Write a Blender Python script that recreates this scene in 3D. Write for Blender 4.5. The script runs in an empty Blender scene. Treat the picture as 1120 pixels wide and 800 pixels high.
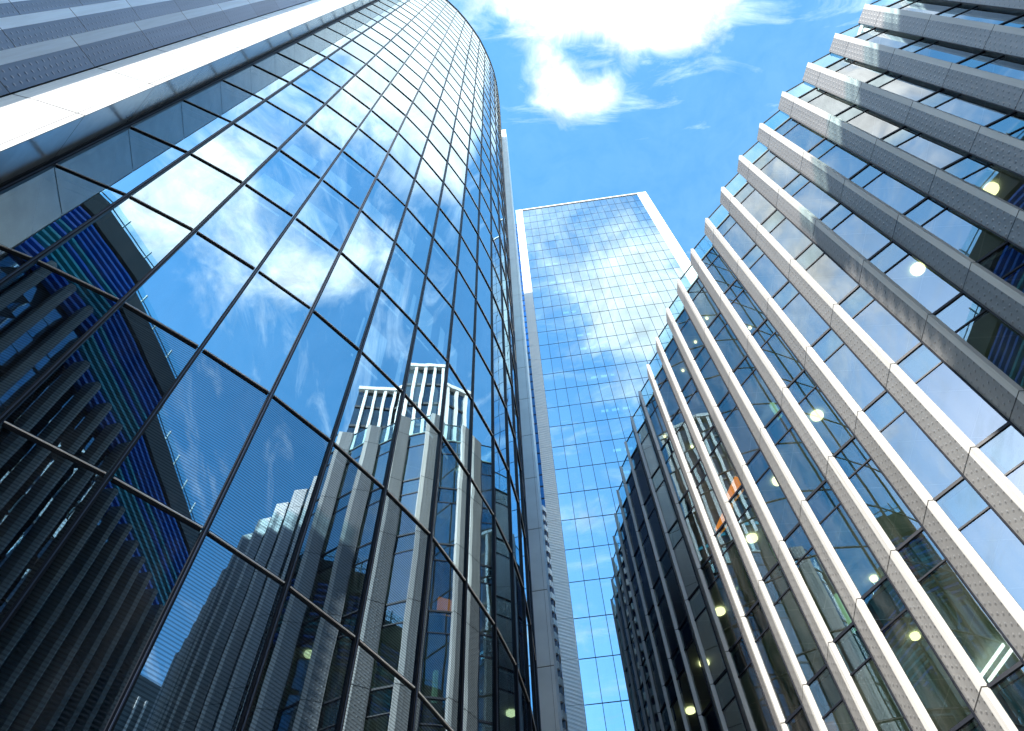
import bpy, math, random
from mathutils import Vector, Matrix
random.seed(7)
R = math.radians
SC = bpy.context.scene
COL = SC.collection
S = 3.85            # metres per storey; plan coordinates below are in storeys, camera at the origin
EYE = 1.6           # eye height above the paving

# ------------------------------------------------------------------ camera
F_PX, PITCH, ROLL = 839.85, 1.069029, -0.0545785
cp, sp, cr, sr = math.cos(PITCH), math.sin(PITCH), math.cos(ROLL), math.sin(ROLL)
fw = Vector((0, cp, sp)); r0 = Vector((1, 0, 0)); u0 = Vector((0, -sp, cp))
rt = cr * r0 + sr * u0; up = -sr * r0 + cr * u0
cam = bpy.data.cameras.new('camera'); camo = bpy.data.objects.new('camera', cam); COL.objects.link(camo)
camo.matrix_world = Matrix(((rt.x, up.x, -fw.x, 0), (rt.y, up.y, -fw.y, 0), (rt.z, up.z, -fw.z, EYE), (0, 0, 0, 1)))
cam.sensor_width = 36; cam.lens = F_PX / 1120 * 36
cam.clip_start = .1; cam.clip_end = 3000
SC.camera = camo

# ------------------------------------------------------------------ sky, sun, exposure
SUN_EL = R(37); SUN_H = Vector((-.65, -.76)).normalized()
SKY_STRENGTH = .175
w = bpy.data.worlds.new('World'); SC.world = w; w.use_nodes = True
nt = w.node_tree; nt.nodes.clear()
def N(t, **k):
    n = nt.nodes.new(t)
    for a, b in k.items(): setattr(n, a, b)
    return n
def L(a, b): nt.links.new(a, b)
def val(sock, v):
    if hasattr(v, 'is_output') or isinstance(v, bpy.types.NodeSocket): L(v, sock)
    else: sock.default_value = v
def M(op, a, b=None, c=None, clamp=False):
    n = N('ShaderNodeMath', operation=op); n.use_clamp = clamp
    val(n.inputs[0], a)
    if b is not None: val(n.inputs[1], b)
    if c is not None: val(n.inputs[2], c)
    return n.outputs[0]
def VM(op, a, b=None):
    n = N('ShaderNodeVectorMath', operation=op); val(n.inputs[0], a)
    if b is not None: val(n.inputs[1], b)
    return n.outputs['Value'] if op in ('LENGTH', 'DISTANCE', 'DOT_PRODUCT') else n.outputs[0]
sky = N('ShaderNodeTexSky', sky_type='NISHITA'); sky.sun_disc = False
sky.sun_elevation = SUN_EL; sky.sun_rotation = math.atan2(SUN_H.x, SUN_H.y)
sky.air_density = 1.0; sky.dust_density = .35; sky.ozone_density = 2.0
hs = N('ShaderNodeHueSaturation'); hs.inputs['Saturation'].default_value = 1.30; hs.inputs['Value'].default_value = 1.0
hs.inputs['Hue'].default_value = .484
L(sky.outputs[0], hs.inputs['Color'])
tc = N('ShaderNodeTexCoord'); sx = N('ShaderNodeSeparateXYZ'); L(tc.outputs['Generated'], sx.inputs[0])
dz = M('ADD', M('MAXIMUM', sx.outputs[2], 0.0), .15)
cx = N('ShaderNodeCombineXYZ'); L(M('DIVIDE', sx.outputs[0], dz), cx.inputs[0]); L(M('DIVIDE', sx.outputs[1], dz), cx.inputs[1])
pos = cx.outputs[0]                       # the cloud layer seen as a flat ceiling high above
def noise(scale, detail, rough, dist=0.0, vec=None, off=(0, 0, 0)):
    n = N('ShaderNodeTexNoise'); n.inputs['Scale'].default_value = scale; n.inputs['Detail'].default_value = detail
    n.inputs['Roughness'].default_value = rough; n.inputs['Distortion'].default_value = dist
    L(VM('ADD', vec or pos, off), n.inputs['Vector']); return n.outputs['Fac']
warp = N('ShaderNodeTexNoise'); warp.inputs['Scale'].default_value = 7; warp.inputs['Detail'].default_value = 3; L(pos, warp.inputs['Vector'])
wv = N('ShaderNodeVectorMath', operation='MULTIPLY_ADD'); L(warp.outputs['Color'], wv.inputs[0]); wv.inputs[1].default_value = (.10, .10, 0); L(pos, wv.inputs[2])
wpos = wv.outputs[0]
base = noise(6.0, 9, .60, .35, wpos, (3.1, .7, 0))
fine = noise(19, 8, .60, .2, wpos, (1.7, 5.2, 0))
st = N('ShaderNodeMapping'); st.inputs['Rotation'].default_value = (0, 0, R(62)); st.inputs['Scale'].default_value = (2.2, 9, 1); L(pos, st.inputs['Vector'])
wisp = noise(2.6, 8, .66, .8, st.outputs[0], (.4, 2.2, 0))
CLOUDS = [  # (x, y, radius, weight) of the heaps and the clear gaps, on the cloud ceiling
    (.080, .165, .036, .25), (.118, .160, .030, .20), (.065, .050, .06, .20), (.120, .055, .05, .12), (.17, .04, .05, .10),
    (.215, .085, .05, .13), (.19, .03, .06, .15), (.25, .05, .05, .10), (.10, .105, .022, -.10), (.045, .235, .040, -.30), (.160, .235, .060, -.30), (.310, .095, .060, -.28), (.20, .17, .03, -.12),
    (.090, -.470, .075, .26), (.085, -.380, .060, .24), (.230, -.330, .055, .26), (.300, -.260, .055, .24),
    (.350, -.120, .050, .24), (.420, -.005, .055, .26), (-.02, -.20, .11, .26), (.13, -.10, .075, .22), (.12, -.01, .085, .24), (.02, -.06, .09, .22),
    (.400, -.370, .050, -.10), (.560, -.220, .085, -.12), (.660, -.280, .09, -.30), (.500, -.150, .05, -.12), (.33, -.31, .05, .10), (.45, -.28, .04, .06), (.245, -.185, .035, -.12),
    (.150, -.360, .05, .10), (.17, -.20, .06, .10), (.36, -.22, .04, .12), (.20, -.43, .06, .12), (.27, .10, .05, .06), (.20, .02, .05, .04), (.15, .105, .04, .08), (.05, -.9, .07, .25), (-.45, -.3, .16, .18), (-.29, -.34, .10, .20), (-.20, -.20, .08, .14), (-.33, -.12, .08, .14), (-.30, .10, .14, .16), (.2, .35, .2, -.15),
]
tot = None
for (bx, by, br, bw) in CLOUDS:
    d = VM('DISTANCE', pos, (bx, by, 0))
    g = M('MULTIPLY', M('EXPONENT', M('MULTIPLY', M('POWER', M('DIVIDE', d, br), 2.0), -.7)), bw)
    tot = g if tot is None else M('ADD', tot, g)
dens = M('ADD', M('MULTIPLY_ADD', fine, .42, M('MULTIPLY', base, .95)), tot)
mr = N('ShaderNodeMapRange', interpolation_type='SMOOTHSTEP'); L(dens, mr.inputs['Value']); mr.inputs['From Min'].default_value = .69; mr.inputs['From Max'].default_value = 1.10
wm = N('ShaderNodeMapRange', interpolation_type='SMOOTHSTEP'); L(M('ADD', wisp, M('MULTIPLY', tot, .35)), wm.inputs['Value']); wm.inputs['From Min'].default_value = .43; wm.inputs['From Max'].default_value = .84
veil = M('MULTIPLY', noise(2.2, 5, .6, .5, pos, (7.7, 1.3, 0)), .13)
cov = M('MAXIMUM', M('MAXIMUM', mr.outputs[0], M('MULTIPLY', wm.outputs[0], .75)), veil)
cov = M('MULTIPLY', cov, M('MULTIPLY', M('ADD', sx.outputs[2], .05), 4, clamp=True))
CLOUD_RAD = 4.4
ccol = N('ShaderNodeMix', data_type='RGBA'); L(mr.outputs[0], ccol.inputs[0]); ccol.inputs[6].default_value = (.66 * CLOUD_RAD, .82 * CLOUD_RAD, 1.0 * CLOUD_RAD, 1); ccol.inputs[7].default_value = (1.04 * CLOUD_RAD, 1.03 * CLOUD_RAD, CLOUD_RAD, 1)
shade = noise(26, 7, .62, .3, wpos, (4.4, 8.1, 0))          # billows: the cloud's own light and darker folds
sm = N('ShaderNodeMapRange'); L(shade, sm.inputs['Value']); sm.inputs['From Min'].default_value = .34; sm.inputs['From Max'].default_value = .62; sm.inputs['To Min'].default_value = .70; sm.inputs['To Max'].default_value = 1.06
sv = VM('SCALE', ccol.outputs[2]); L(sm.outputs[0], sv.node.inputs['Scale'])
mx = N('ShaderNodeMix', data_type='RGBA'); L(cov, mx.inputs[0]); L(hs.outputs[0], mx.inputs[6]); L(sv, mx.inputs[7])
bg = N('ShaderNodeBackground'); bg.inputs['Strength'].default_value = SKY_STRENGTH; L(mx.outputs[2], bg.inputs['Color'])
wo = N('ShaderNodeOutputWorld'); L(bg.outputs[0], wo.inputs[0])

sd = bpy.data.lights.new('sun', 'SUN'); sd.energy = 4.4; sd.angle = R(.53); sd.color = (1, .95, .87)
so = bpy.data.objects.new('sun', sd); COL.objects.link(so)
tosun = Vector((SUN_H.x * math.cos(SUN_EL), SUN_H.y * math.cos(SUN_EL), math.sin(SUN_EL)))
so.rotation_euler = tosun.to_track_quat('Z', 'Y').to_euler(); so.location = (0, 0, 150)
vs = SC.view_settings; vs.view_transform = 'Standard'; vs.look = 'None'; vs.exposure = 1.5; vs.gamma = 1; vs.use_curve_mapping = False
cy = SC.cycles; cy.max_bounces = 10; cy.glossy_bounces = 7; cy.transparent_max_bounces = 16; cy.diffuse_bounces = 3
cy.caustics_reflective = False; cy.caustics_refractive = False; cy.sample_clamp_indirect = 6; cy.use_denoising = True

# ------------------------------------------------------------------ materials
def mat(name):
    global nt
    m = bpy.data.materials.new(name); m.use_nodes = True; nt = m.node_tree; nt.nodes.clear(); return m
def out(s): o = N('ShaderNodeOutputMaterial'); L(s, o.inputs['Surface'])
def princ(col, rough=.5, metal=0.0, spec=.5):
    p = N('ShaderNodeBsdfPrincipled'); val(p.inputs['Base Color'], col if not isinstance(col, tuple) else (*col, 1)[:4])
    p.inputs['Roughness'].default_value = rough; p.inputs['Metallic'].default_value = metal; p.inputs['Specular IOR Level'].default_value = spec
    return p
def objpos():
    return N('ShaderNodeTexCoord').outputs['Object']
def mixc(f, a, b):
    n = N('ShaderNodeMix', data_type='RGBA'); val(n.inputs[0], f)
    for i, c in ((6, a), (7, b)): val(n.inputs[i], (*c, 1) if isinstance(c, tuple) else c)
    return n.outputs[2]
def nz(scale, detail=4, rough=.55, vec=None):
    n = N('ShaderNodeTexNoise'); n.inputs['Scale'].default_value = scale; n.inputs['Detail'].default_value = detail
    n.inputs['Roughness'].default_value = rough; L(vec or objpos(), n.inputs['Vector']); return n.outputs['Fac']
def rng(x, a, b, c=0., d=1.):
    n = N('ShaderNodeMapRange'); L(x, n.inputs[0])
    for i, v in enumerate((a, b, c, d)): n.inputs[i + 1].default_value = v
    return n.outputs[0]
def plain(name, col, rough=.5, metal=0., var=.12, scale=.9, spec=.5):
    m = mat(name)
    v = rng(nz(scale, 6), .3, .7, 1 - var, 1 + var * .6)
    c = N('ShaderNodeMix', data_type='RGBA', blend_type='MULTIPLY'); c.inputs[0].default_value = 1; c.inputs[6].default_value = (*col, 1)
    cc = N('ShaderNodeCombineColor')
    for i in range(3): L(v, cc.inputs[i])
    L(cc.outputs[0], c.inputs[7]); out(princ(c.outputs[2], rough, metal, spec).outputs[0]); return m
def glass(name, reflect, tint_r, tint_t, wave=.0025, scale=.55, frit=None):
    """coated glazing: a mirror part that grows towards grazing, the rest passes tinted light"""
    m = mat(name)
    oi = N('ShaderNodeObjectInfo'); gi = N('ShaderNodeNewGeometry')
    rp = M('FRACT', M('ADD', M('MULTIPLY', oi.outputs['Random'], 7.3), gi.outputs['Random Per Island']))
    tone = N('ShaderNodeMix', data_type='RGBA', blend_type='MULTIPLY'); tone.inputs[0].default_value = 1; tone.inputs[6].default_value = (*tint_r, 1)
    tcol = N('ShaderNodeCombineColor'); L(rng(rp, 0, 1, .86, 1.), tcol.inputs[0]); L(rng(rp, 0, 1, .91, 1.), tcol.inputs[1]); L(rng(rp, 0, 1, .95, 1.), tcol.inputs[2]); L(tcol.outputs[0], tone.inputs[7])
    g = N('ShaderNodeBsdfGlossy'); g.inputs['Roughness'].default_value = 0.0; L(tone.outputs[2], g.inputs['Color'])
    b = N('ShaderNodeBump'); b.inputs['Strength'].default_value = 1; b.inputs['Distance'].default_value = wave
    L(nz(scale, 1.5, .4), b.inputs['Height']); L(b.outputs[0], g.inputs['Normal'])
    t = N('ShaderNodeBsdfTransparent'); t.inputs['Color'].default_value = (*tint_t, 1)
    fr = N('ShaderNodeFresnel'); fr.inputs['IOR'].default_value = 1.5
    f = M('MULTIPLY_ADD', fr.outputs[0], 1 - reflect, reflect, clamp=True)
    mxs = N('ShaderNodeMixShader'); L(f, mxs.inputs[0]); L(t.outputs[0], mxs.inputs[1]); L(g.outputs[0], mxs.inputs[2])
    s = mxs.outputs[0]
    mp = N('ShaderNodeMapping'); mp.inputs['Scale'].default_value = (2.2, 2.2, .3); L(objpos(), mp.inputs['Vector'])
    dust = rng(nz(1.3, 7, .7, mp.outputs[0]), .42, .75, .0, .055)
    dd = N('ShaderNodeBsdfDiffuse'); dd.inputs['Color'].default_value = (.5, .49, .46, 1)
    md = N('ShaderNodeMixShader'); L(dust, md.inputs[0]); L(s, md.inputs[1]); L(dd.outputs[0], md.inputs[2]); s = md.outputs[0]
    if frit:
        zz = N('ShaderNodeSeparateXYZ'); L(objpos(), zz.inputs[0])
        fa = M('FRACT', M('DIVIDE', zz.outputs[2], frit[0]))
        ln = M('LESS_THAN', fa, frit[1])
        d = N('ShaderNodeBsdfDiffuse'); d.inputs['Color'].default_value = (*frit[2], 1)
        m2 = N('ShaderNodeMixShader'); L(M('MULTIPLY', ln, frit[3]), m2.inputs[0]); L(s, m2.inputs[1]); L(d.outputs[0], m2.inputs[2]); s = m2.outputs[0]
    out(s); return m
def joint_mask(z0, wd=.0095):
    s = N('ShaderNodeSeparateXYZ'); L(objpos(), s.inputs[0])
    f = M('FRACT', M('ADD', M('DIVIDE', M('SUBTRACT', s.outputs[2], EYE), S), 20.5 - z0))
    return M('LESS_THAN', M('ABSOLUTE', M('SUBTRACT', f, .5)), wd / 2)
def weather(z0):
    s = N('ShaderNodeSeparateXYZ'); L(objpos(), s.inputs[0])
    fl = M('FLOOR', M('ADD', M('DIVIDE', M('SUBTRACT', s.outputs[2], EYE), S), 20 - z0))
    oi = N('ShaderNodeObjectInfo'); wn = N('ShaderNodeTexWhiteNoise', noise_dimensions='2D'); c = N('ShaderNodeCombineXYZ')
    L(fl, c.inputs[0]); L(M('MULTIPLY', oi.outputs['Random'], 91.), c.inputs[1]); L(c.outputs[0], wn.inputs['Vector'])
    mp = N('ShaderNodeMapping'); mp.inputs['Scale'].default_value = (5, 5, .22); L(objpos(), mp.inputs['Vector'])
    return M('MULTIPLY', rng(wn.outputs['Value'], 0, 1, .90, 1.06), rng(nz(1.0, 6, .65, mp.outputs[0]), .35, .68, 1.05, .84))
def edge_metal(name, col, z0):
    m = mat(name); v = weather(z0); cc = N('ShaderNodeCombineColor')
    for i in range(3): L(M('MULTIPLY', v, col[i]), cc.inputs[i])
    out(princ(mixc(joint_mask(z0), cc.outputs[0], (.03, .025, .02)), .4).outputs[0]); return m
def perforated(name, col, z0, rough=.42):
    m = mat(name)
    uv = N('ShaderNodeUVMap').outputs[0]; s = N('ShaderNodeSeparateXYZ'); L(uv, s.inputs[0])
    u = M('DIVIDE', s.outputs[0], .15); v = M('DIVIDE', s.outputs[1], .27)
    row = M('FLOOR', u); v = M('ADD', v, M('MULTIPLY', M('FRACT', M('MULTIPLY', row, .5)), 1.0))
    fu = M('MULTIPLY', M('SUBTRACT', M('FRACT', u), .5), .15); fv = M('MULTIPLY', M('SUBTRACT', M('FRACT', v), .5), .27)
    d = M('SQRT', M('ADD', M('POWER', fu, 2.), M('POWER', fv, 2.)))
    hole = rng(d, .010, .022, 1., 0.)
    b = N('ShaderNodeBump'); b.inputs['Strength'].default_value = .65; b.inputs['Distance'].default_value = .02; L(rng(d, .0, .05, 1., 0.), b.inputs['Height'])
    vr = weather(z0)
    cc = N('ShaderNodeCombineColor')
    for i in range(3): L(M('MULTIPLY', vr, col[i]), cc.inputs[i])
    p = princ(mixc(joint_mask(z0), mixc(M('MULTIPLY', hole, .62), cc.outputs[0], (.05, .055, .07)), (.015, .015, .015)), rough, .35)
    L(b.outputs[0], p.inputs['Normal']); out(p.outputs[0]); return m
def emit(name, col, st):
    m = mat(name); e = N('ShaderNodeEmission'); e.inputs[0].default_value = (*col, 1); e.inputs[1].default_value = st; out(e.outputs[0]); return m
def tiles(name, col, line, size, wdt=.03, rough=.7):
    m = mat(name); s = N('ShaderNodeSeparateXYZ'); L(objpos(), s.inputs[0])
    a = M('LESS_THAN', M('FRACT', M('DIVIDE', s.outputs[0], size)), wdt / size); b = M('LESS_THAN', M('FRACT', M('DIVIDE', s.outputs[1], size)), wdt / size)
    v = rng(nz(.5, 5), .3, .7, .8, 1.1); cc = N('ShaderNodeCombineColor')
    for i in range(3): L(M('MULTIPLY', v, col[i]), cc.inputs[i])
    out(princ(mixc(M('MAXIMUM', a, b), cc.outputs[0], line), rough).outputs[0]); return m

GL_CURVE = glass('curved_tower_glass', .64, (.70, .90, 1.0), (.58, .78, .84), .0030, .42)
GL_FRIT = glass('fritted_glass', .42, (.64, .84, 1.0), (.42, .60, .66), .0030, .42, (.06, .42, (.02, .03, .05), .42))
GL_VIS = glass('vision_glass', .27, (.88, .95, 1.0), (.56, .70, .58), .0022, .5)
GL_SPAN = glass('spandrel_glass', .26, (.80, .95, 1.0), (.25, .42, .44), .0022, .5)
GL_RAIL = glass('balustrade_glass', .08, (.8, 1, 1), (.70, .94, .97), .001, .5)
GL_OFFICE = glass('office_tower_glass', .60, (.66, .88, 1.0), (.10, .22, .32), .0022, .30)
GL_WING = glass('blue_wing_glass', .5, (.20, .55, 1.0), (.05, .12, .3), .002, .4)
GL_BLACK = glass('black_facade_glass', .07, (.6, .85, 1.0), (.08, .12, .16), .003, .5)
GL_BACK = glass('dark_facade_glass', .34, (.6, .85, 1.0), (.08, .12, .16), .006, .5)
M_BACKING = plain('spandrel_backing', (.012, .035, .045), .6)
M_MULL = plain('dark_mullion', (.006, .008, .014), .45, .0, spec=.18)
M_SILVER = plain('silver_bead', (.93, .93, .95), .2, .55)
M_WHITE = plain('white_aluminium', (.72, .71, .68), .42, .0, .06)
M_EDGE = edge_metal('pale_fin_edge', (.52, .51, .49), 8.569)
M_EDGE_L = edge_metal('pale_blue_fin_edge', (.72, .84, .97), 4.33)
M_PERF = perforated('perforated_aluminium', (.225, .222, .22), 8.569)
M_PERF_L = perforated('perforated_aluminium_sky_tinted', (.17, .225, .31), 4.33)  # blue of the reflected sky put into the base colour
M_JOINT = plain('panel_joint', (.02, .018, .016), .8)
M_CREAM = edge_metal('white_column_panel', (.80, .785, .745), 4.33)
M_RETURN = plain('grey_return_panel', (.46, .48, .49), .22, .45, .14, 1.6)
M_PILLAR = plain('pale_grey_panel', (.84, .88, .88), .4, .15, .08)
M_FLOOR = plain('pale_carpet_floor', (.50, .48, .44), .9)
M_SLAB = plain('concrete_slab', (.22, .24, .24), .8)
M_CEIL = tiles('ceiling_tiles', (.62, .68, .62), (.80, .84, .80), 1.5, .03)
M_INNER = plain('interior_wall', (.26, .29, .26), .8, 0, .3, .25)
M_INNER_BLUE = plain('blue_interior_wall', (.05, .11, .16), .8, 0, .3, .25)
M_BLIND = emit('self_lit_blind', (.55, .80, .92), .20)  # glow added so the blinds show through the glass; no lamp behind them
M_LAMP = emit('ceiling_lamp_glow', (1, .88, .50), 1.3)
M_MINT = plain('mint_interior_column', (.55, .78, .68), .5)
M_ORANGE = emit('self_lit_orange_board', (1.0, .26, .01), .55)  # boards glow by themselves; no lamp stands behind them
M_LIT = emit('strip_glow', (.92, .98, 1), 1.1)  # real lamps on the right; in the office tower, reflections drawn as glowing bars
M_ROOF = plain('roof_membrane', (.25, .25, .25), .9)
M_DARK = plain('charcoal_cladding', (.016, .017, .020), .5, .2)
M_BLUE = plain('blue_louvre', (.008, .12, .62), .25, .0, .25, .35)
M_TEAL = plain('teal_louvre', (.02, .30, .42), .25, .0, .25, .35)
M_GREYCOL = plain('grey_stone_column', (.15, .165, .17), .6, 0, .15)
M_PAVE = tiles('stone_paving', (.30, .29, .27), (.14, .135, .13), .75, .015)
M_GREEN = plain('green_edge', (.10, .24, .20), .4)
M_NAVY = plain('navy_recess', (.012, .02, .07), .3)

# ------------------------------------------------------------------ building helpers
class MB:
    def __init__(s): s.v = []; s.f = []; s.uv = []; s.mi = []
    def quad(s, a, b, c, d, uv=None, mi=0):
        i = len(s.v)
        for p in (a, b, c, d): s.v.append((p[0] * S, p[1] * S, p[2] * S + EYE))
        s.f.append((i, i + 1, i + 2, i + 3)); s.mi.append(mi)
        if uv is None:
            wd = math.dist(a, b) * S; h = math.dist(b, c) * S; uv = ((0, 0), (wd, 0), (wd, h), (0, h))
        s.uv += list(uv)
    def poly(s, pts, mi=0):
        i = len(s.v)
        for p in pts: s.v.append((p[0] * S, p[1] * S, p[2] * S + EYE))
        s.f.append(tuple(range(i, i + len(pts)))); s.uv += [(p[0] * S, p[1] * S) for p in pts]; s.mi.append(mi)
    def prism(s, pts, z0, z1, caps=True, sides=None, closed=True):
        """upright prism over a counter-clockwise plan polygon"""
        n = len(pts); u = 0
        for k in range(n if closed else n - 1):
            a, b = pts[k], pts[(k + 1) % n]; wd = math.dist(a, b) * S
            if sides is None or k in sides:
                s.quad((*a, z0), (*b, z0), (*b, z1), (*a, z1), ((u, z0 * S), (u + wd, z0 * S), (u + wd, z1 * S), (u, z1 * S)))
            u += wd
        if caps:
            s.poly([(*p, z1) for p in pts]); s.poly([(*p, z0) for p in reversed(pts)])
    def wall(s, a, b, o0, o1, z0, z1):
        """box over the segment a-b, between offsets o0 < o1 to its right-hand side (the outside)"""
        e = Vector(b) - Vector(a); n = Vector((e.y, -e.x)).normalized(); A, B = Vector(a), Vector(b)
        s.prism([tuple(A + n * o1), tuple(B + n * o1), tuple(B + n * o0), tuple(A + n * o0)], z0, z1)
    def build(s, name, m, parent=None):
        me = bpy.data.meshes.new(name); me.from_pydata(s.v, [], s.f)
        ul = me.uv_layers.new(name='UVMap')
        for i, c in enumerate(s.uv): ul.data[i].uv = c
        for mm in (m if isinstance(m, (list, tuple)) else [m]): me.materials.append(mm)
        if isinstance(m, (list, tuple)):
            for i, k in enumerate(s.mi): me.polygons[i].material_index = k
        me.update()
        o = bpy.data.objects.new(name, me); COL.objects.link(o)
        if parent: child(o, parent)
        return o
LOC = {}
def child(o, parent):
    o.parent = parent
    o.matrix_parent_inverse = Matrix.Translation(-LOC.get(parent.name, Vector((0, 0, 0))))
def thing(name, label, cat, loc, group=None):
    o = bpy.data.objects.new(name, None); COL.objects.link(o)
    o.location = (loc[0] * S, loc[1] * S, 0); o['label'] = label; o['category'] = cat
    o.empty_display_size = 1
    if group: o['group'] = group
    LOC[o.name] = Vector(o.location); return o
def lerp(a, b, t): return tuple(x + (y - x) * t for x, y in zip(a, b))
def shift(p, d, k): return (p[0] + d[0] * k, p[1] + d[1] * k)
def unit(v): v = Vector(v); v.normalize(); return (v.x, v.y)
def outside(a, b): return unit((b[1] - a[1], -(b[0] - a[0])))     # right-hand normal of a-b
def project_area(q):
    pts = []
    for p in q:
        v = Vector(p); d = v.dot(fw)
        if d < .1: return 0
        pts.append((F_PX * v.dot(rt) / d, -F_PX * v.dot(up) / d))
    cxm = sum(p[0] for p in pts) / 4; cym = sum(p[1] for p in pts) / 4
    if abs(cxm) > 600 or abs(cym) > 440: return 0
    return abs(sum(pts[i][0] * pts[(i + 1) % 4][1] - pts[(i + 1) % 4][0] * pts[i][1] for i in range(4))) / 2
def windows(panes, parent, name='window'):
    """panes: list of (quad, material); the 100 that show largest become parts, the rest one mesh"""
    panes = sorted(panes, key=lambda p: -project_area(p[0]))
    for q, m in panes[:95]:
        b = MB(); b.quad(*q); b.build(name, m, parent)
    rest = {}
    for q, m in panes[95:]: rest.setdefault(m.name, (m, []))[1].append(q)
    if rest:
        b = MB(); ms = []
        for k, (m, qs) in enumerate(rest.values()):
            ms.append(m)
            for q in qs: b.quad(*q, mi=k)
        o = b.build('windows', ms, parent); o['kind'] = 'stuff'
def tilt(q, amt):
    """a hair of misalignment, as no two panes are set perfectly true"""
    (a, b, c, d) = q; n = outside(a, b); k = [random.uniform(-amt, amt) for _ in range(3)]
    f = lambda p, t: (p[0] + n[0] * t, p[1] + n[1] * t, p[2])
    return (f(a, k[0]), f(b, k[1]), f(c, k[1] + k[2] - k[0]), f(d, k[2]))

# ------------------------------------------------------------------ ground
g = MB(); g.quad((-150, -150, -EYE / S), (150, -150, -EYE / S), (150, 150, -EYE / S), (-150, 150, -EYE / S))
go = g.build('plaza_paving', M_PAVE); go['kind'] = 'structure'

GZ = -EYE / S + .003      # paving level, in storeys
# ------------------------------------------------------------------ 1. the curved glass tower
MU = [(-2.44, .936), (-2.09, 1.13), (-1.77, 1.352), (-1.47, 1.61), (-1.19, 1.882), (-.94, 2.18), (-.71, 2.50), (-.50, 2.83),
      (-.335, 3.19), (-.19, 3.55), (-.08, 3.91), (-.012, 4.26), (.030, 4.66), (.052, 5.06), (.060, 5.46), (.064, 5.84), (.066, 6.14)]
RIM = 28.6
ct = thing('curved_glass_tower', 'convex tower of mirror blue panes in a dark grid with white corner column', 'tower', (-2.6, 4.5))
nb = len(MU) - 1
nrm = []
for j in range(len(MU)):
    a = outside(MU[max(j - 1, 0)], MU[max(j, 1)]); b = outside(MU[min(j, nb - 1)], MU[min(j + 1, nb)])
    nrm.append(unit((a[0] + b[0], a[1] + b[1])))
def levels():
    z = [4.268 + k for k in range(-4, 25)]
    return z
LV = levels()
panes = []
zs = [GZ] + LV + [RIM]
blind = MB
for i in range(len(zs) - 1):
    for j in range(nb):
        q = tilt(((*MU[j], zs[i]), (*MU[j + 1], zs[i]), (*MU[j + 1], zs[i + 1]), (*MU[j], zs[i + 1])), .0011)
        panes.append((q, GL_FRIT if zs[i] < 3.0 else GL_CURVE))
windows(panes, ct)
for j in range(len(MU)):
    m = MB(); n = nrm[j]; t = (-n[1], n[0]); p = MU[j]
    hw = .0105 if j < 9 else .007
    def P(o, s): return (p[0] + n[0] * o + t[0] * s, p[1] + n[1] * o + t[1] * s)
    m.prism([P(.0105, -hw), P(.0105, hw), P(-.05, hw), P(-.05, -hw)], GZ, RIM)
    o = m.build('mullion', M_MULL, ct)
    e = MB(); e.prism([P(.0145, -.0022), P(.0145, .0022), P(.0108, .0022), P(.0108, -.0022)], GZ, RIM); e.build('cover_strip', plain('blue_grey_strip', (.05, .07, .12), .4, .4) if j == 0 else bpy.data.materials['blue_grey_strip'], o)
for z in LV:
    m = MB(); s2 = MB()
    for j in range(nb):
        a, b = MU[j], MU[j + 1]
        u = unit((b[0] - a[0], b[1] - a[1]))
        a2 = shift(a, u, .0145); b2 = shift(b, u, -.0145)
        m.wall(a2, b2, -.045, .0075, z - .010, z + .010)
        nn = outside(a, b)
        ring = [(.0077, -.0032), (.0100, -.0032), (.0118, -.0014), (.0118, .0014), (.0100, .0032), (.0077, .0032)]
        for (o1, h1), (o2, h2) in zip(ring, ring[1:]):
            s2.quad((*shift(a2, nn, o1), z + h1), (*shift(b2, nn, o1), z + h1), (*shift(b2, nn, o2), z + h2), (*shift(a2, nn, o2), z + h2))
    o = m.build('transom', M_MULL, ct); s2.build('silver_bead', M_SILVER, o)
def inner(k): return [shift(MU[j], nrm[j], -k) for j in range(len(MU))]
IN1, IN2 = inner(.055), inner(.75)
for z in LV:
    m = MB()
    for j in range(nb):
        if j == 0: m.prism([IN1[0], IN1[1], IN2[1], IN2[0]], z - .10, z - .02)
        else: m.prism([IN1[j], IN1[j + 1], IN2[j + 1], IN2[j]], z - .10, z - .02)
    m.build('floor_slab', M_SLAB, ct)
m = MB()
for j in range(nb): m.quad((*IN2[j], GZ), (*IN2[j + 1], GZ), (*IN2[j + 1], RIM), (*IN2[j], RIM))
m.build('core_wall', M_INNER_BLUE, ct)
m = MB()
IN3, OUT = inner(.03), [shift(MU[j], nrm[j], .022) for j in range(len(MU))]
for j in range(nb): m.prism([OUT[j], OUT[j + 1], IN3[j + 1], IN3[j]], RIM + .002, RIM + .035)
m.build('roof_rim', M_MULL, ct)
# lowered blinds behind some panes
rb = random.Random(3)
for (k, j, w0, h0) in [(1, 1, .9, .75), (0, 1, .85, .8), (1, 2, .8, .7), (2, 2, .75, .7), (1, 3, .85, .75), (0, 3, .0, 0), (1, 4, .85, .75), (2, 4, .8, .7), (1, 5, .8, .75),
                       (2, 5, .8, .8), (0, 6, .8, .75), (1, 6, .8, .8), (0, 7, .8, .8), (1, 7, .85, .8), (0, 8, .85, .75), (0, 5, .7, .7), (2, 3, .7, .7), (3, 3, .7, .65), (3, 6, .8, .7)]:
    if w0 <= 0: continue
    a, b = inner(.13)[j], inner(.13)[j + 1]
    m = MB(); m.wall(lerp(a, b, .04), lerp(a, b, .04 + w0 * .9), 0, .006, 4.268 + k, 4.268 + k + h0); m.build('window_blind', M_BLIND, ct)
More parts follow.
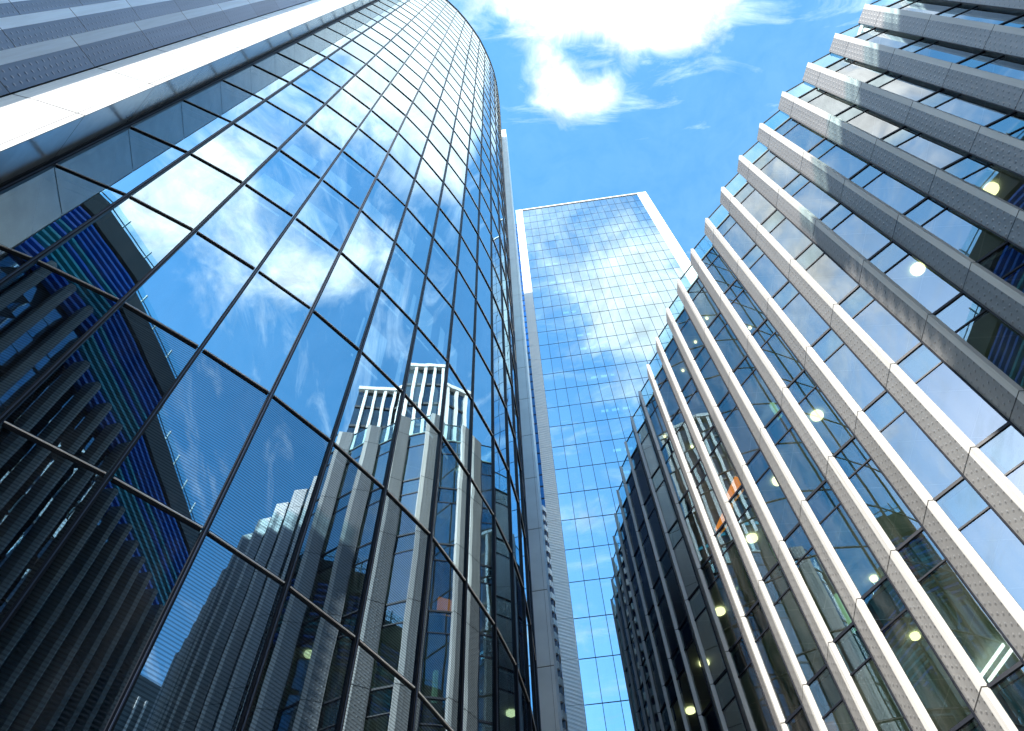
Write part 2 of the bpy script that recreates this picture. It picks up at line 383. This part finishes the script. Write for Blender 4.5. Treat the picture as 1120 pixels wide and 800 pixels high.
# the rest of the tower's body
LAST = MU[-1]
m = MB()
body = [LAST, (.20, 6.40), (.27, 10.90), (-6.0, 10.90), (-6.4, 2.2), (-2.75, .93)]
for a, b in zip(body, body[1:]): m.quad((*a, GZ), (*b, GZ), (*b, RIM), (*a, RIM))
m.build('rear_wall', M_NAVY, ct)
m = MB(); m.poly([(*p, RIM + .001) for p in [shift(x, n, -.03) for x, n in zip(MU, nrm)] + body[1:]]); m.build('flat_roof', M_ROOF, ct)
# grey pillar that closes the curve
pa, pb = (.072, 6.155), (.247, 6.131)
m = MB()
TOPP = 29.75
n = outside(pa, pb)
zz = [GZ] + [5.11 + k for k in range(-5, 25)] + [TOPP]
for i in range(len(zz) - 1):
    m.prism([pa, lerp(pa, pb, .80), shift(lerp(pa, pb, .80), n, -.3), shift(pa, n, -.3)], zz[i] + .006, zz[i + 1] - .006)
    m.prism([lerp(pa, pb, .815), pb, shift(pb, n, -.3), shift(lerp(pa, pb, .815), n, -.3)], zz[i] + .006, zz[i + 1] - .006)
pil = m.build('end_pillar', M_PILLAR, ct)
m = MB(); m.wall(lerp(pa, pb, .01), lerp(pa, pb, .99), -.29, -.006, GZ, TOPP - .05); m.build('pillar_core', M_JOINT, pil)

# white corner column on the near side
c1, c2, c3 = (-2.222, .700), (-2.452, .608), (-2.566, .572)
j0 = shift(MU[0], (-.94, -.34), .035)
cz = [GZ] + [4.33 + k for k in range(-4, 25)] + [RIM + .6]
m = MB(); r_ = MB(); sh = MB()
back = (-2.60, .80)
for i in range(len(cz) - 1):
    a, b = cz[i] + .005, cz[i + 1] - .005
    w1 = lerp(c2, c1, .83); w2 = lerp(c2, c1, .845)
    m.quad((*c2, a), (*w1, a), (*w1, b), (*c2, b)); m.quad((*w2, a), (*c1, a), (*c1, b), (*w2, b))
    m.quad((*c3, a), (*lerp(c3, c2, .99), a), (*lerp(c3, c2, .99), b), (*c3, b))
    q = lerp(c1, j0, .02)
    r_.quad((*q, a), (*j0, a), (*j0, b), (*q, b))
col = m.build('corner_column', M_CREAM, ct)
r_.build('return_panel', M_RETURN, col)
k = MB(); ins = lambda p: lerp(p, back, .03)
k.prism([ins(c3), ins(c2), ins(c1), ins(j0), back], GZ, RIM + .59); k.build('column_core', M_JOINT, col)
k = MB(); n = unit((.7, .7)); e0, e1 = lerp(j0, MU[0], .1), shift(MU[0], (-.6, -.5), .02)
k.wall((j0[0], j0[1]), (MU[0][0] - .012, MU[0][1] - .01), -.05, .012, GZ, RIM); k.build('jamb', M_MULL, ct)

# ------------------------------------------------------------------ 2. finned tower beside the white column
ft = thing('finned_tower', 'dark blue grey tower with close upright perforated fins beside the white corner column', 'tower', (-4.5, -.5))
fb = [(-2.578, .566)] + [(-2.578 - .448 * k, .566 - .118 * k) for k in range(1, 9)]
FTOP = 28.9
fz = [GZ] + [4.33 + k for k in range(-4, 25)] + [FTOP]
for i, b in enumerate(fb):
    tip = (b[0] - .062, b[1] - .128); t2 = (tip[0] - .036, tip[1] - .062); t3 = (t2[0] - .02, t2[1] + .012); g0 = (b[0] - .10, b[1] - .03)
    m = MB(); m.prism([g0, tip, b], GZ, FTOP, sides=(1,)); fin = m.build('fin', M_PERF_L, ft)
    m = MB(); m.prism([g0, t3, t2, tip], GZ, FTOP, sides=(0, 1, 2)); m.build('front_edge', M_EDGE_L, fin)
panes = []
for i in range(len(fb) - 1):
    a = (fb[i + 1][0] + .0, fb[i + 1][1] + .0); b = (fb[i][0] - .10, fb[i][1] - .03)
    for z0, z1 in zip(fz, fz[1:]): panes.append((((*a, z0), (*b, z0), (*b, z1), (*a, z1)), GL_BACK))
windows(panes, ft)
m = MB(); e = fb[-1]
m.prism([(fb[0][0] - .1, fb[0][1] + .02), (-6.3, 2.1), (-8.0, 2.0), (-8.0, -1.0), (e[0], e[1] + .05)][::-1], GZ, FTOP); m.build('tower_body', M_DARK, ft)

# ------------------------------------------------------------------ 3. the flat glass office tower
X0, DX = (.9515, 11.9468), (.3277, -.0298)
def cpt(s, o=0.0):
    n = outside((0, 0), DX); return (X0[0] + s * DX[0] + n[0] * o, X0[1] + s * DX[1] + n[1] * o)
OT = 38.1
ot = thing('glass_office_tower', 'flat fronted skyscraper of sky blue glass framed by white edge bands', 'tower', cpt(9, -3))
oz = [GZ] + [9.0587 + k for k in range(-9, 29)] + [OT]
panes = []
for i in range(len(oz) - 1):
    for s in range(18):
        s1 = min(s + 1, 17.87)
        q = tilt(((*cpt(s), oz[i]), (*cpt(s1), oz[i]), (*cpt(s1), oz[i + 1]), (*cpt(s), oz[i + 1])), .0010); panes.append((q, GL_OFFICE))
windows(panes, ot)
for s in list(range(0, 18)):
    m = MB(); m.wall(cpt(s - .017), cpt(s + .017), -.03, .006, GZ, OT); m.build('mullion', M_MULL, ot)
for z in oz[1:-1]:
    m = MB(); m.wall(cpt(0.03), cpt(17.85), -.03, .005, z - .007, z + .007); m.build('transom', M_MULL, ot)
def band(name, s0, s1, o, m_):
    m = MB()
    for a, b in zip(oz, oz[1:]): m.wall(cpt(s0), cpt(s1), -.4, o, a + .004, b - .004)
    return m.build(name, m_, ot)
def ribbed():
    m = mat('ribbed_white_panel'); s = N('ShaderNodeSeparateXYZ'); L(objpos(), s.inputs[0])
    fr = M('FRACT', M('DIVIDE', M('ADD', s.outputs[2], M('MULTIPLY', s.outputs[0], .55)), .34))
    ln = rng(M('ABSOLUTE', M('SUBTRACT', fr, .5)), .20, .30, 0., 1.)
    b = N('ShaderNodeBump'); b.inputs['Distance'].default_value = .05; b.inputs['Strength'].default_value = .6; L(ln, b.inputs['Height'])
    p = princ(mixc(ln, (.62, .63, .63), (.78, .77, .75)), .5); L(b.outputs[0], p.inputs['Normal']); out(p.outputs[0]); return m
M_RIB = ribbed()
bl = band('edge_band', -1.0, 0.0, .03, M_RIB); br_ = band('edge_band', 17.87, 19.25, .03, M_WHITE)
m = MB(); m.wall(cpt(-1.0), cpt(19.25), -.4, .035, OT + .002, OT + .12); m.build('roof_coping', M_WHITE, ot)
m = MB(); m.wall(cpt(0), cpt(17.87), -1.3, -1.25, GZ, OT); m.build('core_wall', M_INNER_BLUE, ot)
for z in oz[1:]:
    m = MB(); m.wall(cpt(0.05), cpt(17.8), -1.24, -.04, z - .1, z - .02); m.build('floor_slab', M_SLAB, ot)
m = MB(); m.prism([cpt(-.95, -.45), cpt(19.2, -.45), cpt(19.2, -7), cpt(-.95, -7)], GZ, OT); m.build('tower_body', M_PILLAR, ot)
panes = []
wz = [GZ + .5 * k for k in range(0, 77)]
wa, wb = cpt(-3.4, -.5), cpt(-.95, -.5)
for z0, z1 in zip(wz, wz[1:]):
    for t in range(2): panes.append((((*lerp(wa, wb, t / 2), z0), (*lerp(wa, wb, t / 2 + .5), z0), (*lerp(wa, wb, t / 2 + .5), z1), (*lerp(wa, wb, t / 2), z1)), GL_WING))
b = MB()
for q, _ in panes: b.quad(*q)
wing = b.build('side_wing', GL_WING, ot)
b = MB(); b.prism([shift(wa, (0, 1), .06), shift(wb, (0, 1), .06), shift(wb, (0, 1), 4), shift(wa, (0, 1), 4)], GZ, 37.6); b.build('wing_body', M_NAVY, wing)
b = MB()
for z in wz[1:]: b.wall(wa, wb, -.05, .012, z - .016, z + .016)
b.build('wing_transom', M_NAVY, wing)
# glowing bars added behind the glass to mimic white dashes reflected in it
for (k, s0, s1) in [(24, 2, 3.4), (22, 2.2, 4.9), (21, 2.4, 4), (19, 3, 4.2), (17, 4, 5.2), (16, 4, 6.6), (14, 4.4, 6.4), (12, 4.6, 7), (10, 4.8, 6.8), (9, 5, 6.9), (7, 5, 7.2), (6, 5.4, 7.2)]:
    z = oz[8] + k - .14
    for a in [s0 + .15 + i * .95 for i in range(int((s1 - s0)) + 1)]:
        m = MB(); m.wall(cpt(a), cpt(min(a + .62, s1 + .4)), -.30, -.24, z, z + .035); m.build('glow_strip', M_LIT, ot)

# ------------------------------------------------------------------ 4. white slabbed block wedged between the towers
sb = thing('balcony_block', 'narrow block of stacked white slabs and navy recesses wedged behind the grey pillar', 'building', (.1, 9.3))
m = MB(); m.prism([(-.55, 9.12), (.455, 9.12), (.455, 9.9), (-.55, 9.9)], GZ, 11.1); m.build('block_wall', M_NAVY, sb)
for k in range(40):
    z = 11.15 - k * .27
    m = MB(); xr = .480 - .006 * (k % 2)
    m.prism([(-.6, 9.08), (xr - .05, 9.08), (xr, 9.16), (xr, 9.95), (-.6, 9.95)], z - .13, z); m.build('white_slab', M_WHITE, sb)

# ------------------------------------------------------------------ 5. the finned office building on the right
Z1, DR = 8.569, .405
tips = [(7.62, -1.27), (7.25, -1.09), (6.86, -.92), (6.47, -.76), (6.08, -.60), (5.70, -.43), (5.32, -.25), (4.95, -.04), (4.61, .21), (4.285, .475),
        (3.99, .745), (3.712, 1.02), (3.452, 1.305), (3.203, 1.60), (2.985, 1.935), (2.782, 2.291), (2.603, 2.656), (2.439, 3.03), (2.288, 3.414),
        (2.142, 3.815), (2.019, 4.206), (1.90, 4.619), (1.797, 5.02), (1.70, 5.43), (1.600, 5.84), (1.524, 6.253), (1.47, 6.68), (1.427, 7.105),
        (1.40, 7.54), (1.385, 7.98), (1.375, 8.42), (1.37, 8.86), (1.37, 9.3)]
fo = thing('finned_office_building', 'grey office building of stepped perforated fins with white edges and full height windows', 'building', (4.6, 4.6))
NT = len(tips)
fd = []
for i in range(NT):
    a, b = tips[max(i - 1, 0)], tips[min(i + 1, NT - 1)]; fd.append(unit((a[0] - b[0], a[1] - b[1])))   # facade direction towards the camera's side
def rot(v, ang): c, s_ = math.cos(ang), math.sin(ang); return (v[0] * c - v[1] * s_, v[0] * s_ + v[1] * c)
bases, goffs, recess = [], [], []
ftop = Z1 + DR
for i in range(NT):
    ang = -32 + max(0, min(10, (i - 10) * 1.1))
    sd_ = rot(fd[i], R(ang)); tip = tips[i]
    base = shift(tip, sd_, -.19); pv = rot(sd_, R(90))
    T = shift(tip, sd_, -.047); N2 = shift(tip, pv, .036); G = shift(shift(N2, sd_, -.008), pv, -.002)
    bases.append(base); goffs.append(G); nn = rot(sd_, R(-90)); recess.append(shift(base, outside((0, 0), fd[i]), -.024))
    ti, T2, b2 = shift(N2, sd_, -.012), shift(T, nn, -.014), shift(base, nn, -.014)
    m = MB(); m.prism([base, T, T2, shift(recess[-1], sd_, .02), recess[-1]], GZ, ftop); fin = m.build('fin', M_PERF, fo)
    m = MB(); m.prism([T, tip, N2, ti, T2], GZ, ftop); m.build('front_edge', M_EDGE, fin)
    q = lambda p, d=.0018: shift(p, nn, d)
    m = MB(); m.prism([shift(base, fd[i], -.007), shift(shift(base, fd[i], -.007), nn, .010), q(base, .010), q(base, .0005)], GZ, Z1); m.build('edge_trim', M_MULL, fin)
panes = []; SPH = .27
bars = []; rail = []
for i in range(1, NT):
    a, b = goffs[i], recess[i - 1]
    # a is the far end, b the near end; seen from outside the near end lies on the right
    for k in range(0, 9):
        z = Z1 - k
        zb = max(z - 1, GZ)
        if z - SPH > GZ:
            panes.append((tilt(((*a, z - SPH), (*b, z - SPH), (*b, z), (*a, z)), .0006), GL_SPAN))
        zt = min(z - SPH, z)
        if zt - zb > .05: panes.append((tilt(((*a, zb), (*b, zb), (*b, zt), (*a, zt)), .0006), GL_VIS))
        for (o_, zz_, h_) in ((.008, z, .011), (.006, z - SPH, .006)):
            if zz_ - h_ < GZ: continue
            t_ = MB(); t_.wall(a, b, -.02, o_, zz_ - h_, zz_ + h_); bars.append((project_area(((*a, zz_ - h_), (*b, zz_ - h_), (*b, zz_ + h_), (*a, zz_ + h_))), t_))
    rail.append((a, b))
windows(panes, fo)
bars.sort(key=lambda t: -t[0])
for _, t_ in bars[:95]: t_.build('transom', M_MULL, fo)
rest = MB()
for _, t_ in bars[95:]:
    n0 = len(rest.v); rest.v += t_.v; rest.f += [tuple(i + n0 for i in f) for f in t_.f]; rest.uv += t_.uv; rest.mi += t_.mi
o = rest.build('transoms', M_MULL, fo); o['kind'] = 'stuff'
for a, b in rail:
    m = MB(); m.quad((*a, Z1 + .03), (*b, Z1 + .03), (*b, ftop - .012), (*a, ftop - .012)); pn = m.build('balustrade_panel', GL_RAIL, fo)
    m = MB(); m.wall(a, b, -.010, .004, ftop - .012, ftop); m.build('handrail', M_MULL, pn)
m = MB()
for a, b in rail: m.wall(a, b, -.05, .003, Z1 - .0, Z1 + .03)
m.build('roof_edge', M_GREEN, fo)
def inset(p, i, k): return shift(p, outside((0, 0), fd[i]), -k)
BI = [inset(p, i, .055) for i, p in enumerate(bases)]; BD = [inset(p, i, 1.35) for i, p in enumerate(bases)]
GI = [inset(shift(p, fd[i], .02), i, .03) for i, p in enumerate(goffs)]
for k in range(0, 9):
    z = Z1 - k
    m = MB(); c_ = MB(); f_ = MB()
    for i in range(1, NT):
        ring = [BI[i], GI[i], BI[i - 1], BD[i - 1], BD[i]]
        if z - SPH > GZ: m.poly([(*p, z - SPH + .002) for p in reversed(ring)])
        f_.poly([(*p, z - .03) for p in ring])
        if z - SPH > GZ: c_.wall(GI[i], BI[i - 1], -.012, .0, z - SPH + .006, z - .031)
    s_ = f_.build('floor_slab', M_FLOOR, fo)
    if m.v: m.build('ceiling', M_CEIL, s_); c_.build('slab_edge', M_BACKING, s_)
m = MB()
for i in range(1, NT): m.quad((*BD[i], GZ), (*BD[i - 1], GZ), (*BD[i - 1], Z1), (*BD[i], Z1))
m.build('core_wall', M_INNER, fo)
m = MB(); m.poly([(*p, Z1 + .004) for p in BI[::-1]] + [(9.0, 3.5, Z1 + .004), (6.0, 9.3, Z1 + .004)][0:2]); m.build('flat_roof', M_ROOF, fo)
m = MB(); m.quad((*BI[0], GZ), (9.0, 3.5, GZ), (9.0, 3.5, Z1), (*BI[0], Z1)); m.quad((9.0, 3.5, GZ), (6, 9.3, GZ), (6, 9.3, Z1), (9.0, 3.5, Z1)); m.quad((6, 9.3, GZ), (*BI[-1], GZ), (*BI[-1], Z1), (6, 9.3, Z1))
m.build('rear_wall', M_SLAB, fo)
# round ceiling lamps, orange boards and pale columns seen through the windows
def disc(p, z, r, parent, name, mt, h=.02):
    m = MB(); m.prism([(p[0] + r * math.cos(t * math.tau / 20), p[1] + r * math.sin(t * math.tau / 20)) for t in range(20)], z - h, z); return m.build(name, mt, parent)
ZC = Z1 - SPH
for (x, y, k) in [(3.062, 2.271, 3), (2.489, 3.528, 3), (2.084, 4.818, 3), (1.868, 5.72, 3), (1.769, 6.434, 3), (1.677, 7.152, 3), (2.245, 4.179, 3), (3.463, 1.69, 3)]:
    disc((x, y), ZC - k - .001, .052, fo, 'ceiling_lamp', M_LAMP)
for (x, y, k) in [(2.394, 3.862, 5), (2.671, 4.379, 4), (1.941, 5.724, 0), (2.367, 4.048, 0), (2.25, 4.36, 0), (2.12, 4.75, 0), (2.55, 3.70, 1), (2.03, 5.2, 1)]:
    disc((x, y), ZC - k - .001, .016 if k < 3 else .03, fo, 'ceiling_lamp', M_LAMP)
for (p0, p1, z0, z1) in [((2.05, 4.52), (1.98, 4.76), 5.62, 5.82), ((1.97, 4.86), (1.90, 5.12), 5.64, 5.78)]:
    m = MB(); m.wall(p1, p0, -.03, 0, z0, z1); m.build('orange_board', M_ORANGE, fo)
for (i, k, t) in [(21, 3, .55), (20, 4, .5), (19, 2, .5), (23, 2, .5), (24, 1, .4), (18, 3, .9), (17, 3, .92), (22, 1, .5)]:
    p = lerp(BI[i], BI[i - 1], t); q = shift(p, outside((0, 0), fd[i]), -.12); z = Z1 - k - 1
    m = MB(); m.prism([(q[0] - .02, q[1] - .02), (q[0] + .02, q[1] - .02), (q[0] + .02, q[1] + .02), (q[0] - .02, q[1] + .02)], z, z + .45); m.build('inner_column', M_MINT, fo)
for (p, q) in (((3.011, 3.989), (2.936, 4.286)), ((2.945, 3.948), (2.87, 4.245))):
    m = MB(); m.wall(p, q, 0, .010, ZC - 5 - .045, ZC - 5 - .025); m.build('glow_strip', M_LIT, fo)

# ------------------------------------------------------------------ 6. louvred building behind the camera (mirrored in both facades, and it casts the long shadow)
lo = thing('louvred_building', 'dark office building with bright blue horizontal louvres behind the viewpoint, mirrored in the glass', 'building', (2.6, -6))
AX0, AX1, AY, AH = -2.85, 7.8, -4.2, 13.0
m = MB(); m.prism([(AX0, AY - 4), (AX1, AY - 4), (AX1, AY), (AX0, AY)], GZ, AH - .6); m.build('wall', M_DARK, lo)
m = MB(); m.prism([(AX0 - .05, AY - 4.05), (AX1 + .05, AY - 4.05), (AX1 + .05, AY + .12), (AX0 - .05, AY + .12)], AH - .6, AH); m.build('parapet', plain('grey_parapet', (.05, .055, .055), .6), lo)
nl = 0
z = AH - .72
panes = []
zrow = []
while z > 10.35:
    m = MB(); m.prism([(AX0, AY + .02), (AX1, AY + .02), (AX1, AY + .10), (AX0, AY + .10)][0:4], z - .028, z + .028)
    m.build('louvre', M_BLUE if random.random() < .62 else M_TEAL, lo); zrow.append(z); z -= .165
xg = AX0
cells = []
while xg < AX1 - .1:
    for kz in range(0, 32):
        z0 = GZ + kz * .4
        if z0 + .4 < AH - .6: cells.append((tilt(((xg + .39, AY + .006, z0), (xg, AY + .006, z0), (xg, AY + .006, z0 + .38), (xg + .39, AY + .006, z0 + .38)), .010), GL_BACK))
    xg += .40
b = MB()
for q, _ in cells: b.quad(*q)
o = b.build('glazing', GL_BACK, lo); o['kind'] = 'stuff'
x = AX0 + .1
while x < AX1:
    m = MB(); hw = .062; top = 10.55
    pts = [(x - hw, AY + .12), (x + hw, AY + .12), (x + hw, AY + .32), (x, AY + .36), (x - hw, AY + .32)]
    m.prism(pts, GZ, top)
    m.poly([(*p, top + .001) for p in pts]); m.build('column', M_GREYCOL, lo); x += .385
x = AX0
while x < AX1:
    m = MB(); m.prism([(x - .012, AY + .04), (x + .012, AY + .04), (x + .012, AY + .07), (x - .012, AY + .07)], AH, AH + .42); m.build('railing_post', M_WHITE, lo); x += .62
m = MB(); m.quad((AX1, AY + .075, AH + .03), (AX0, AY + .075, AH + .03), (AX0, AY + .075, AH + .36), (AX1, AY + .075, AH + .36)); m.build('railing_glass', GL_RAIL, lo)
m = MB(); m.prism([(AX0, AY + .045), (AX1, AY + .045), (AX1, AY + .062), (AX0, AY + .062)], AH + .19, AH + .205); m.build('railing_bar', M_DARK, lo)

# ------------------------------------------------------------------ 7. white framed tower beyond the finned building (seen mirrored in the curved glass)
wt = thing('white_framed_tower', 'tower with tall white upright frames over dark glass, mirrored in the curved facade', 'tower', (10, 5))
wp = [(9.1, 1.7), (8.87, 2.85), (7.9, 3.9), (7.45, 5.14), (7.13, 7.2), (7.0, 8.1)]
WT = 20.0
m = MB(); m.poly([(*p, WT - .02) for p in wp[::-1]] + [(11, 8.1, WT - .02), (11, 1.7, WT - .02)][::-1][::-1]); m.build('flat_roof', M_ROOF, wt)
gl = MB()
for a, b in zip(wp[1:], wp): 
    gl.quad((*a, GZ), (*b, GZ), (*b, WT), (*a, WT))
    n_ = max(2, round(math.dist(a, b) / .27)); o_ = outside(a, b)
    for i in range(n_):
        p = lerp(a, b, i / n_); q = lerp(a, b, i / n_ + .085 / math.dist(a, b))
        m = MB(); m.wall(p, q, .0, .10, GZ, WT - .1); m.build('upright_frame', M_WHITE, wt)
    m = MB(); m.wall(a, b, .001, .13, WT - .1, WT + .06); m.build('top_frame', M_WHITE, wt)
    for zf in range(1, 20):
        m = MB(); m.wall(a, b, .002, .03, zf - .05, zf + .05); m.build('floor_band', M_TEAL if zf in (13, 15) else M_DARK, wt)
gl.build('glazing', GL_BLACK, wt)
m = MB()
wi = [shift(p, (1, 0), .15) for p in wp]
for a, b in zip(wi[1:], wi): m.quad((*a, GZ), (*b, GZ), (*b, WT - .1), (*a, WT - .1))
for a, b in (((9.25, 1.7), (11, 1.7)), ((11, 1.7), (11, 8.1)), ((11, 8.1), (7.15, 8.1))): m.quad((*a, GZ), (*b, GZ), (*b, WT - .1), (*a, WT - .1))
m.build('wall', M_DARK, wt)

# ------------------------------------------------------------------ 8. low dark block with white outlined bays, far off behind the viewpoint
lb = thing('low_dark_block', 'low charcoal block with white outlined bays far behind the stepped fins', 'building', (13, -5))
ba, bb = (13.0, -2.2), (10.5, -5.2)
m = MB(); m.wall(bb, ba, .0, 1.5, GZ, 11.9) if False else m.prism([ba, bb, (12.5, -7), (15, -4)][::-1], GZ, 11.9); m.build('wall', M_GREYCOL, lb)
n = outside(ba, bb)
for t in range(6):
    p, q = lerp(ba, bb, .04 + t * .16), lerp(ba, bb, .04 + t * .16 + .12)
    m = MB(); dd = .05
    for (a, b) in ((p, lerp(p, q, .1)), (lerp(p, q, .9), q)):
        m.wall(a, b, -.0, dd, GZ, 11.4) if n[0] < 0 else m.wall(b, a, -.0, dd, GZ, 11.4)
    fr = m.build('bay_frame', M_WHITE, lb)
